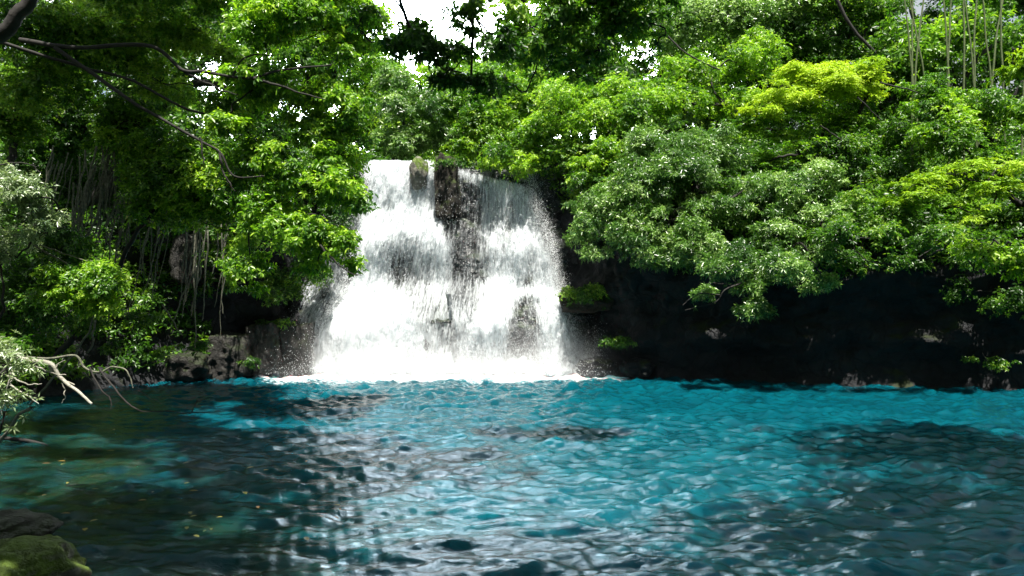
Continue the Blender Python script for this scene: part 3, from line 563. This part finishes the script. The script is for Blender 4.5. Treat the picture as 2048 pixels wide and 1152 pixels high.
# --- behind and above the falls
tree('forest_tree', 'grey-green tree directly above the lip of the brighter cascade', 'tree', 'narrow', LM['grey'],
     [(800, 235, 60, 55, 35), (860, 215, 60, 50, 36), (785, 170, 45, 45, 36), (830, 285, 70, 30, 35.5), (900, 270, 50, 35, 36), (790, 290, 40, 25, 34.5)], (-6.5, 37), 110, .75, 1.25, .18, .5)
tree('forest_tree', 'leafy green tree above the gap between the two cascades', 'tree', 'broad', LM['fresh'],
     [(930, 200, 60, 50, 36), (1000, 180, 70, 50, 37), (960, 260, 60, 40, 35.5), (890, 150, 45, 25, 39), (1060, 190, 60, 50, 37), (930, 300, 45, 25, 34.8), (1000, 240, 60, 40, 36)], (-1.5, 37.5), 111, .6, 1.35, .2, .5)
tree('forest_tree', 'distant trees crown closing the view up the stream below the sky gap', 'tree', 'far', LM['fresh'],
     [(800, 190, 90, 50, 46), (890, 190, 90, 50, 47), (980, 150, 90, 60, 47), (720, 150, 70, 80, 46), (850, 150, 60, 22, 47), (930, 240, 140, 60, 46), (780, 270, 120, 60, 44), (700, 240, 80, 60, 43), (1010, 250, 90, 60, 44), (1100, 240, 80, 60, 44), (860, 250, 90, 50, 43), (1070, 160, 60, 50, 47), (770, 165, 50, 40, 46), (1040, 130, 60, 30, 47), (1130, 200, 60, 50, 45), (790, 150, 60, 20, 46)], (-5, 48), 112, 1.0, 1.0, .3, .5)
# --- right side
tree('riverside_tree', 'bright leafy tree leaning over the bluish cascade', 'tree', 'broad', LM['fresh'],
     [(1020, 312, 55, 28, 32, .8), (1085, 335, 60, 24, 31.8, .8), (1080, 275, 65, 36, 32.3, .9), (1150, 225, 75, 50, 32), (1130, 310, 70, 36, 31.6, .9), (1220, 250, 70, 45, 31), (1290, 210, 70, 45, 31.5), (1200, 320, 60, 35, 30), (1230, 190, 60, 35, 32.5), (985, 330, 25, 14, 31.8), (1160, 365, 44, 22, 30.3)],
     (4.2, 33.5), 113, .8, 1.1, .22, .62)
tree('riverside_tree', 'large glossy grey-green tree with white glinting leaves hanging over the shaded cliff', 'tree', 'narrow', LM['grey'],
     [(1330, 290, 75, 50, 28.5), (1390, 350, 80, 45, 27.8), (1300, 370, 70, 45, 28), (1430, 300, 60, 40, 28.5), (1250, 410, 65, 40, 28), (1190, 450, 55, 32, 28.5), (1340, 440, 75, 45, 27), (1440, 430, 75, 45, 26.8), (1180, 395, 50, 30, 29), (1270, 480, 60, 35, 27.3), (1400, 500, 70, 35, 26.5), (1500, 380, 50, 40, 27.2), (1190, 505, 35, 18, 28.3, None, .6), (1310, 520, 45, 20, 27, None, .7)],
     (8.5, 30.5), 114, .85, 1.05, .28, .5)
tree('riverside_tree', 'glossy tree with drooping boughs reaching lowest down the shaded cliff', 'tree', 'narrow', LM['grey'],
     [(1540, 400, 65, 45, 26.2), (1620, 370, 60, 40, 26.5), (1550, 470, 70, 40, 25.6), (1650, 440, 55, 40, 25.6), (1480, 520, 55, 28, 25.5), (1560, 535, 60, 28, 25.2), (1620, 510, 45, 28, 25.2), (1400, 590, 28, 14, 25.2, None, .5), (1490, 575, 40, 18, 25.2, None, .8), (1510, 615, 38, 18, 25), (1600, 575, 30, 14, 25, None, .5), (1580, 540, 60, 22, 23.6, None, .8), (1460, 540, 50, 20, 24, None, .7), (1640, 560, 30, 16, 23.6, None, .5)],
     (12.2, 29.2), 115, .85, 1.0, .24, .42, limbs=[([(1500, 560, 25), (1450, 580, 24.8), (1430, 605, 24.8), (1370, 622, 24.7)], .035, .01), ([(1440, 590, 24.8), (1400, 588, 24.7), (1365, 610, 24.7)], .025, .01), ([(1425, 606, 24.8), (1422, 640, 24.8)], .015, .006)])
tree('feathery_tree', 'flat-topped yellow-green feathery tree, brightest crown on the slope', 'tree', 'fern', LM['yellow'],
     [(1620, 150, 95, 22, 30.4), (1700, 148, 70, 22, 30.4), (1560, 190, 60, 24, 30), (1650, 182, 100, 24, 30), (1740, 185, 45, 20, 30.4), (1525, 225, 36, 18, 29.8)], (15.5, 34.5), 116, 1.0, 1.0, .2, .85)
tree('feathery_tree', 'green feathery tree directly below the yellow-green flat top', 'tree', 'fern', LM['fresh'],
     [(1560, 260, 70, 30, 30.5), (1650, 250, 80, 30, 30.8), (1740, 240, 60, 30, 31), (1600, 310, 60, 30, 30), (1540, 320, 50, 25, 29.8), (1480, 260, 50, 30, 30.5)], (14.2, 32.2), 117, .6, 1.1, .18, .4)
tree('forest_tree', 'upright light-green tree between the bright leaning tree and the flat top', 'tree', 'broad', LM['fresh'],
     [(1420, 150, 80, 45, 34), (1370, 200, 60, 40, 33), (1490, 140, 60, 40, 34), (1450, 210, 70, 35, 33), (1340, 160, 45, 45, 34.5), (1510, 100, 50, 30, 35)], (10.5, 37), 118, .6, 1.3, .2, .6, limbs=[([(1325, 60, 33), (1370, 105, 32.8), (1440, 140, 32.6)], .04, .03)])
tree('forest_tree', 'hazy grey-green tree high up at the top of the slope', 'tree', 'far', LM['grey'],
     [(1410, 40, 90, 55, 41), (1500, 55, 70, 50, 41), (1350, 70, 50, 50, 41), (1560, 20, 60, 40, 41.5)], (12, 44), 119, 1.3, .8, .25, .75)
tree('forest_tree', 'dark open tree beside the small sky gaps above the flat top', 'tree', 'far', LM['deep'],
     [(1590, 70, 55, 40, 42), (1660, 20, 70, 28, 42), (1760, 30, 60, 35, 42), (1560, 110, 60, 30, 42), (1600, 30, 60, 30, 42), (1725, 95, 40, 20, 42), (1700, 60, 26, 18, 42), (1620, 85, 30, 24, 42), (1740, 60, 30, 40, 42), (1690, -5, 70, 24, 42), (1790, 110, 70, 35, 41), (1750, 150, 60, 25, 40)], (21, 44), 120, 1.0, .85, .25, .5, limbs=[([(1665, -20, 38), (1700, 50, 38), (1750, 105, 38)], .10, .07)])
tree('forest_tree', 'shaded dark tree under the feathery green one', 'tree', 'broad', LM['deep'],
     [(1680, 320, 80, 45, 30), (1760, 370, 70, 50, 29.5), (1600, 360, 60, 30, 30), (1800, 300, 60, 50, 30), (1720, 430, 60, 40, 28.5), (1850, 420, 70, 40, 28)], (15.5, 31), 121, .7, 1.1, .2, .35, limbs=[([(1640, 250, 28), (1685, 282, 28)], .03, .02), ([(1715, 195, 27.8), (1760, 238, 27.8)], .025, .015), ([(1760, 165, 27.6), (1860, 192, 27.6)], .03, .02)])
tree('riverside_tree', 'green tree on the slope under the bamboo canes', 'tree', 'broad', LM['fresh'],
     [(1860, 225, 75, 35, 27.5), (1940, 215, 60, 40, 27.5), (1890, 290, 80, 40, 27), (1990, 270, 60, 40, 27), (1850, 180, 50, 25, 28), (1960, 330, 70, 28, 26.5), (2050, 230, 50, 50, 27)], (18.5, 29), 122, .75, 1.05, .2, .38)
tree('feathery_tree', 'layered yellow-green feathery boughs reaching in over the dark cliff corner', 'tree', 'fern', LM['yellow'],
     [(1850, 365, 70, 20, 24.6), (1930, 345, 70, 20, 24.5), (2010, 330, 60, 20, 24.3), (1800, 400, 50, 18, 24.6), (1880, 400, 70, 18, 24.3), (1990, 375, 70, 20, 24), (1940, 425, 60, 16, 24, None, .6)], (20.5, 26.2), 123, .55, 1.0, .16, .3)
tree('riverside_tree', 'green drooping tree between the glossy tree and the layered boughs', 'tree', 'broad', LM['deep'],
     [(1700, 420, 45, 30, 25.6), (1730, 470, 55, 38, 25.4), (1690, 520, 40, 30, 25.2), (1800, 480, 60, 28, 25.2), (1840, 520, 50, 24, 25, None, .7), (1700, 470, 90, 30, 23.4, None, .8), (1900, 480, 90, 26, 23, None, .7), (1790, 530, 60, 20, 23.2, None, .6), (1990, 500, 70, 24, 22.6, None, .6), (1740, 535, 30, 16, 25, None, .5), (1780, 440, 50, 28, 25.5)], (15.5, 27.6), 124, .85, 1.0, .16, .6)
tree('overhanging_branch', 'lone bright sprig reaching in from the frame edge in front of the dark cliff', 'branch', 'near', LM['fresh'],
     [(1930, 495, 26, 12, 16), (1970, 505, 35, 16, 16), (2020, 510, 40, 25, 16), (2010, 545, 30, 16, 16)], (14.5, 17.5, 1.6), 125, .9, 1.0, .06, .72, fork=at(2080, 520, 16.2), twigs=True)
tree('overhanging_branch', 'bright lime sprig at the frame edge in front of the bamboo canes', 'branch', 'near', LM['yellow'],
     [(2035, 115, 22, 10, 15), (2030, 140, 22, 9, 15), (2070, 130, 30, 20, 15)], (16, 17, 1.6), 126, .8, 1.0, .06, .4, fork=at(2110, 160, 15.2))
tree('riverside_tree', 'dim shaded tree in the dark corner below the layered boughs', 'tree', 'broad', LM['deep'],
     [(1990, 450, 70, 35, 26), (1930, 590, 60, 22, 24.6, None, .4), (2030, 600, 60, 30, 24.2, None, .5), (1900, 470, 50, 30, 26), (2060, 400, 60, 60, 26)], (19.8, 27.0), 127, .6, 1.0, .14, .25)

# --- branches hanging into the picture from the big tree overhead
tree('overhead_tree', 'dark tree hanging its large-leaved twigs across the sky gap at the top', 'tree', 'near', LM['deep'],
     [(830, 70, 24, 45, 12, .3, .55), (860, 105, 22, 30, 12, .3, .6), (805, 90, 20, 40, 12.2, .3, .5), (950, 30, 45, 30, 12, .35, .6), (940, 100, 38, 45, 12, .35, .6), (1010, 70, 40, 60, 12.3, .4, .6), (900, 165, 30, 20, 12.2, .3, .5), (722, 40, 20, 30, 12.5, .3, .5), (790, 95, 18, 22, 12.3, .3, .6), (960, 170, 30, 30, 12.3, .3, .6)],
     (-3.5, -3.0), 128, 1.25, .80, .07, .3, limbs=[([(944, -60, 12), (946, 60, 12), (944, 165, 12)], .035, .018), ([(944, 100, 12), (900, 140, 12), (860, 120, 12)], .012, .006), ([(780, -30, 12), (810, 40, 12), (850, 100, 12)], .018, .008)], fork=(-3.2, -2.0, 9.5))
tree('overhead_tree', 'dark green leafy mass hanging from above over the bluish cascade side', 'tree', 'near', LM['deep'],
     [(1120, 40, 75, 50, 14, .8), (1200, 90, 65, 45, 14.3, .8), (1080, 110, 45, 40, 14.2, .6), (1270, 40, 65, 55, 14, .8), (1150, 140, 55, 28, 14.5, .5, .7), (1300, 100, 30, 35, 14.3, .5, .7), (1040, 60, 40, 50, 14, .6), (1230, 0, 120, 40, 13.8, .8), (1010, 160, 40, 35, 14.5, .4, .6)],
     (5.5, -3.0), 129, 1.0, .95, .07, .55, fork=(5.2, -2.0, 10.5))
# canopy above the frame that shades the near water
def W3(x, y, z, rx, ry, rz, w=1): return ((x, y, z), (rx, ry, rz), w)
tree('overhead_tree', 'spreading canopy tree overhead on the near bank', 'tree', 'shade', LM['deep'],
     [W3(-3, 5, 10.8, 3.4, 3.0, 1.3), W3(-2.6, 8.8, 11.2, 2.6, 2.6, 1.1), W3(1.5, 2.0, 11, 3.2, 2.2, 1.3, .6), W3(-6, 5.5, 11, 2.6, 2.6, 1.3), W3(-5.0, 12.2, 12.4, 2.4, 2.2, 1.1), W3(-8.3, 13.6, 12.8, 2.0, 1.3, 1.0), W3(-9.3, 17, 14.8, 2.4, 1.8, 1.1, .4), W3(-10.5, 19.5, 16, 2.4, 2.2, 1.2, .4)], (-7.0, -2.0), 130, 1.0, 1, .4, .4, px=False, fork=(-6.5, -1, 9))
tree('overhead_tree', 'spreading canopy tree overhead opposite the first', 'tree', 'shade', LM['deep'],
     [W3(8.5, 4, 11.5, 3.8, 3.0, 1.4), W3(13, 8.5, 12, 3.8, 3.4, 1.4), W3(17.5, 13.5, 13.4, 3.6, 3.2, 1.4), W3(8, 7.4, 12, 2.6, 1.5, 1), W3(5.6, 4.6, 11.6, 2.2, 1.6, 1.1, .7), W3(10.3, 10.8, 12.6, 3, 2.4, 1.2), W3(14.8, 11.5, 13, 3, 2.6, 1.2)], (12, -2), 131, 1.0, 1, .4, .4, px=False, fork=(12, -1, 9.5))
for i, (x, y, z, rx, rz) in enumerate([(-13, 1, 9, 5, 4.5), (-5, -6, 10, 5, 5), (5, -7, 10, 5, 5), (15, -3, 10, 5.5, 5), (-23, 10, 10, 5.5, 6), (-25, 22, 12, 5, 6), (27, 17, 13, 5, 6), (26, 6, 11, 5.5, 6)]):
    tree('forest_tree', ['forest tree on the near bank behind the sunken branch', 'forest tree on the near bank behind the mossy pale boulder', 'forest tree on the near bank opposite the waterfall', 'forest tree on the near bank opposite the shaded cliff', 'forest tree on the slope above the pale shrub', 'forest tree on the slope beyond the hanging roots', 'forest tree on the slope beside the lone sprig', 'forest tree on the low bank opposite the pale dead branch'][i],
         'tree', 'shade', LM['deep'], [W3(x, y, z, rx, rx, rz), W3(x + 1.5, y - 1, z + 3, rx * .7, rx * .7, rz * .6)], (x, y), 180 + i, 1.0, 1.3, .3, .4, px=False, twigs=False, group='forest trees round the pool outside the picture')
# forest closing the background
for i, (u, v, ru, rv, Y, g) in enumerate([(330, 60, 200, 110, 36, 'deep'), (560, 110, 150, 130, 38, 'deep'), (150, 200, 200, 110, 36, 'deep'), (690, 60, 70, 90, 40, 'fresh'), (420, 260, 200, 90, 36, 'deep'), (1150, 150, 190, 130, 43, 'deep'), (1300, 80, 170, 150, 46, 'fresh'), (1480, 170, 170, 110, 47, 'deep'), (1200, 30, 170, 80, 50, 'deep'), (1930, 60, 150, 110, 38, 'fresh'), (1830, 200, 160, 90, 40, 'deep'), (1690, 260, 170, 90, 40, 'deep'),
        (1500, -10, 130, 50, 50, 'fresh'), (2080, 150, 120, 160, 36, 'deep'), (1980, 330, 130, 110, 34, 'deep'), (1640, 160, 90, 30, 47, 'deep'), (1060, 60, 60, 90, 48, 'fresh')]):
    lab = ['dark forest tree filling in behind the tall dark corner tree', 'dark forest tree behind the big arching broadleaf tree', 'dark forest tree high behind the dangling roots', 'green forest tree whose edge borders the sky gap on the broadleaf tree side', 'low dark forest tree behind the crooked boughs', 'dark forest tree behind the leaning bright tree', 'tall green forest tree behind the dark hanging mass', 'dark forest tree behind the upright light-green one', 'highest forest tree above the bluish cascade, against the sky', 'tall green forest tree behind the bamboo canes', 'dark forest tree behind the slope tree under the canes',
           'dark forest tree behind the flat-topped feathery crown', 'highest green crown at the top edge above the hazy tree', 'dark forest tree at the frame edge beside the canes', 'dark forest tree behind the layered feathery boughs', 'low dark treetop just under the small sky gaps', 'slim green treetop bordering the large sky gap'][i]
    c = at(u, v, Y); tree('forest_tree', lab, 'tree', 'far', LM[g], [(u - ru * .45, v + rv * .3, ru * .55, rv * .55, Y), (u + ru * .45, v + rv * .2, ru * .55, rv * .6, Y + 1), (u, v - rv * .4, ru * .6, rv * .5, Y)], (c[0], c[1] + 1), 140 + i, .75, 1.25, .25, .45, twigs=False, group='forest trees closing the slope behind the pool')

tall = [(1180, -60, 50), (1330, -150, 52), (1480, -60, 50), (1570, -160, 53), (1730, -90, 50), (1850, -160, 46), (1990, -60, 44), (2150, -150, 44), (640, -110, 48), (480, -170, 46), (300, -100, 44), (80, -160, 42), (-80, -60, 42), (1060, -150, 56), (1420, 130, 50), (1250, 200, 50), (1600, 200, 48), (1780, 180, 46), (1400, 230, 45), (1100, 150, 47), (2010, 170, 42), (1690, 50, 48), (1620, -20, 48), (1130, 90, 47), (990, 270, 44)]
TL = ['over the dark hanging mass', 'above the hazy grey-green tree', 'behind the hazy grey-green tree', 'above the small sky gaps', 'beside the small sky gaps', 'where the bamboo canes begin', 'behind the bamboo canes', 'past the bamboo canes', 'bordering the large sky gap over the broadleaf tree', 'over the crooked boughs', 'behind the slanting bough',
      'over the corner of the slanting bough', 'outside the corner of the slanting bough', 'bordering the large sky gap over the hanging mass', 'behind the upright light-green tree', 'behind the bright leaning tree', 'behind the flat-topped feathery crown', 'behind the slope tree below the canes', 'low behind the glossy grey-green tree', 'low behind the leafy tree over the cascade gap', 'at the foot of the bamboo canes', 'in the gap above the flat-topped feathery crown', 'between the hazy tree and the dark open tree', 'behind the dark hanging mass over the bluish cascade', 'low behind the green tree above the cascade gap']
for i, (u, v, Y) in enumerate(tall):
    c = at(u, v, Y); low = v > 0; h = 110 if low else 150
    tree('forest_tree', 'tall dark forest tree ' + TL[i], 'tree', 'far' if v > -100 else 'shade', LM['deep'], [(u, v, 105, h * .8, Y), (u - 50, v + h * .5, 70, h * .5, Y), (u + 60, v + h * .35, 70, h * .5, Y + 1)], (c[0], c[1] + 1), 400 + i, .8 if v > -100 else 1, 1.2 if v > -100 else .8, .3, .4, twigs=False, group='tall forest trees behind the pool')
def undergrowth():
    r = np.random.default_rng(77); M = np.concatenate([face[6:], pl[1:11]]); nr = len(M); nf = len(face) - 6
    P0 = M[:-1].reshape(-1, 3); P1 = np.roll(M, -1, 1)[:-1].reshape(-1, 3); P3 = M[1:].reshape(-1, 3)
    A = np.linalg.norm(P1 - P0, axis=1) * np.linalg.norm(P3 - P0, axis=1)
    c = (P0 + P1 + P3) / 3; vis = (c[:, 1] > 12) & (np.abs(c[:, 0]) < c[:, 1] * .8)
    river = (np.abs(c[:, 0] + 3.2) < 4.6) & (c[:, 1] > 30) & (c[:, 1] < 38)
    rowi = np.repeat(np.arange(nr - 1), M.shape[1]); bank = (c[:, 0] < -9.5) & (c[:, 1] < 28.5); w = A * vis * ~river * np.where(rowi < nf, np.where(bank, .75 * (vnoise(c * .9, 3) > -.45), np.where(rowi > nf - 12, .3 + .06 * (rowi - nf + 12), 0)), 1) / (1 + (c[:, 1] / 32) ** 3)
    n = 52000; k = r.choice(len(w), n, p=w / w.sum()); a, b = r.random((2, n, 1))
    P = P0[k] + (P1[k] - P0[k]) * a + (P3[k] - P0[k]) * b
    hmp = np.clip(.75 + 1.1 * fbm(P * np.array([.7, .7, .7]), 3, 31), .1, 1.6); up = r.random(n) ** .7 * hmp
    cut = rowi[k] < nf
    P[:, 2] += np.where(cut, .1, up); P[:, :2] += np.where(cut, r.uniform(-.3, .5, n), 0)[:, None] * norm(np.array([2., 16.]) - P[:, :2])
    nn = norm(np.array([0, -.25, 1.]) + .5 * r.normal(size=(n, 3))); t = .45 + .5 * vnoise(P * .6, 40) + .1 * r.normal(size=n)
    V, F, T = leaves(P, nn, 6, .19, .085, .2, .4, .2, .2, r, t, False)
    link('undergrowth', mesh_np('undergrowth', V, F, {'tint': T}), LM['deep'], label='dense low leafy undergrowth covering the slopes and cliff edge', category='undergrowth', kind='stuff')
undergrowth()

# ------------------------------------------------------------------ roots, canes, fallen branches, floating leaves
r = np.random.default_rng(21)
def stick(name, pts, a, b, m, label, cat_, group=None, wob=.05, seed=0, sides=6, n=None):
    P = np.array(pts); V, F = tube(P, a, b, n or len(pts) * 6, sides, wob, seed)
    o = link(name, mesh_np(name, V - P[0], F, None, True), m, label=label, category=cat_, group=group); o.location = P[0]; return o
for i in range(74):
    u = r.uniform(105, 260) if i < 44 else r.uniform(250, 480); Y = np.interp(u, [100, 250, 470], [19, 21.5, 26.5]); v0 = r.uniform(290, 380); ln = r.uniform(110, 240) if i < 44 else r.uniform(180, 340)
    sl = r.uniform(-.45, .05) if i < 44 else r.uniform(-.3, .12)
    pts = [at(u, v0, Y), at(u + sl * ln * .5 + r.normal(0, 5), v0 + ln * .5, Y - .2), at(u + sl * ln, v0 + ln, Y + .1)]
    w = r.uniform(.014, .038); stick('hanging_root', pts, w, w * .5, BARKM, 'thin grey root dangling down the shaded bank', 'root', 'roots dangling down the shaded bank', .12, i)
for i, p in enumerate([[(390, 545, 25), (365, 590, 25), (350, 640, 25)], [(390, 470, 25.5), (389, 600, 25.5), (390, 700, 25.5)], [(325, 610, 24), (345, 640, 24), (365, 672, 24)], [(190, 640, 17), (185, 680, 17), (172, 715, 17)]]):
    stick('hanging_root', [at(*q) for q in p], .03, .02, BARKM, 'thin grey root dangling down the shaded bank', 'root', 'roots dangling down the shaded bank', .06, 80 + i)
for i in range(13):
    u = 1815 + i * 18 + r.normal(0, 8); le = r.uniform(-.25, .45)
    pts = [at(u, 250 + r.uniform(-20, 25), 29.2), at(u - 60 * le, 130, 29.4), at(u - 150 * le + r.normal(0, 10), -40, 29.7)]
    pts[0][2] -= 1.5; stick('bamboo_cane', pts, .045, .03, BAMB, 'slender green bamboo cane rising from the slope at the corner', 'bamboo', 'bamboo canes on the slope', .05, 200 + i)
# bare pale branches leaning over the water from the near bank
fb = link('fallen_branch', None, None, label='bare pale dead branch sprawling from the bank out over the water', category='branch'); B0 = at(0, 700, 12.6); fb.location = B0
def fpart(name, pts, a, b, s, m=BARKP, Y=12.5):
    V, F = tube([at(u, v, Y + dz) for u, v, dz in pts], a, b, len(pts) * 7, 7, .04, s, .008); link(name, mesh_np(name, V - B0, F, None, True), m, fb)
fpart('branch', [(-30, 690, 0), (30, 712, 0), (60, 722, 0), (100, 728, 0), (120, 755, 0), (150, 780, -.1), (185, 808, -.2)], .055, .02, 1)
fpart('branch', [(30, 712, 0), (100, 718, .2), (150, 712, .3), (170, 735, .3), (200, 742, .3), (225, 735, .3), (255, 745, .3), (268, 778, .3)], .025, .01, 2, BARKM)
for i, (p, a) in enumerate([([(65, 728, 0), (95, 742, 0), (130, 752, 0)], .022), ([(95, 722, 0), (110, 750, 0), (150, 770, 0)], .028), ([(10, 750, 0), (45, 765, 0), (85, 770, 0)], .02), ([(20, 770, 0), (50, 790, 0), (75, 806, 0)], .018), ([(0, 700, 0), (20, 740, 0), (15, 780, 0), (5, 830, 0)], .02),
        ([(15, 715, 0), (25, 745, 0), (22, 770, 0)], .018), ([(100, 727, 0), (108, 738, 0), (116, 730, 0), (128, 722, 0)], .015), ([(125, 765, 0), (130, 790, 0), (122, 805, 0)], .013)]): fpart('twig', p, a, a * .35, 10 + i)
for i, (p, a) in enumerate([([(180, 735, .3), (200, 775, .2), (220, 800, .2), (222, 818, .2)], .016), ([(200, 740, .3), (230, 780, .2), (260, 810, .2), (285, 822, .2), (330, 822, .2)], .02), ([(275, 780, .3), (300, 795, .3), (330, 812, .3)], .008), ([(380, 828, .2), (395, 803, .2), (412, 790, .2)], .01), ([(330, 822, .2), (380, 826, .2), (440, 822, .2)], .012), ([(395, 803, .2), (420, 796, .2), (445, 800, .2)], .006)]):
    fpart('twig', p, a, a * .4, 30 + i, BARK)
stick('sunken_branch', [at(-30, 872, 15.6), at(60, 882, 15.4), at(110, 900, 15.1), at(140, 909, 14.9)], .05, .02, BARK, 'dark curved bough dipping into the water below the pale dead branch', 'branch', None, .03, 3)
stick('sunken_branch', [at(-10, 968, 12.2), at(90, 972, 12), at(190, 970, 11.9)], .018, .006, BARK, 'thin dark twig lying across the shallows above the shady rocks', 'branch', None, .03, 4)
for i in range(34):
    u, v = (r.uniform(60, 700), r.uniform(860, 1120)); Y = EYE * FPX / (v - HOR); P = at(u, v, Y); P[2] = .025
    a = r.uniform(0, 6.28); l = r.uniform(.04, .075); w = l * .45; c, s = math.cos(a), math.sin(a)
    Q = np.array([[-l, 0, 0], [-.3 * l, w, .01], [.5 * l, .8 * w, .012], [l, 0, .004], [.5 * l, -.8 * w, .012], [-.3 * l, -w, .01]]); V = Q @ np.array([[c, s, 0], [-s, c, 0], [0, 0, 1]])
    o = link('floating_leaf', mesh_np('floating_leaf', V, np.array([[0, 1, 2, 3], [0, 3, 4, 5]]), {'tint': np.full(6, r.random())}), LM['dry'], label='small yellowed leaf floating on the shaded shallow water', category='leaf', group='leaves floating on the shaded shallow water'); o.location = P
import sys; sys.stderr.write('LEAVES %d\n' % NLEAF); open('/tmp/leaves.txt','w').write(str(NLEAF))
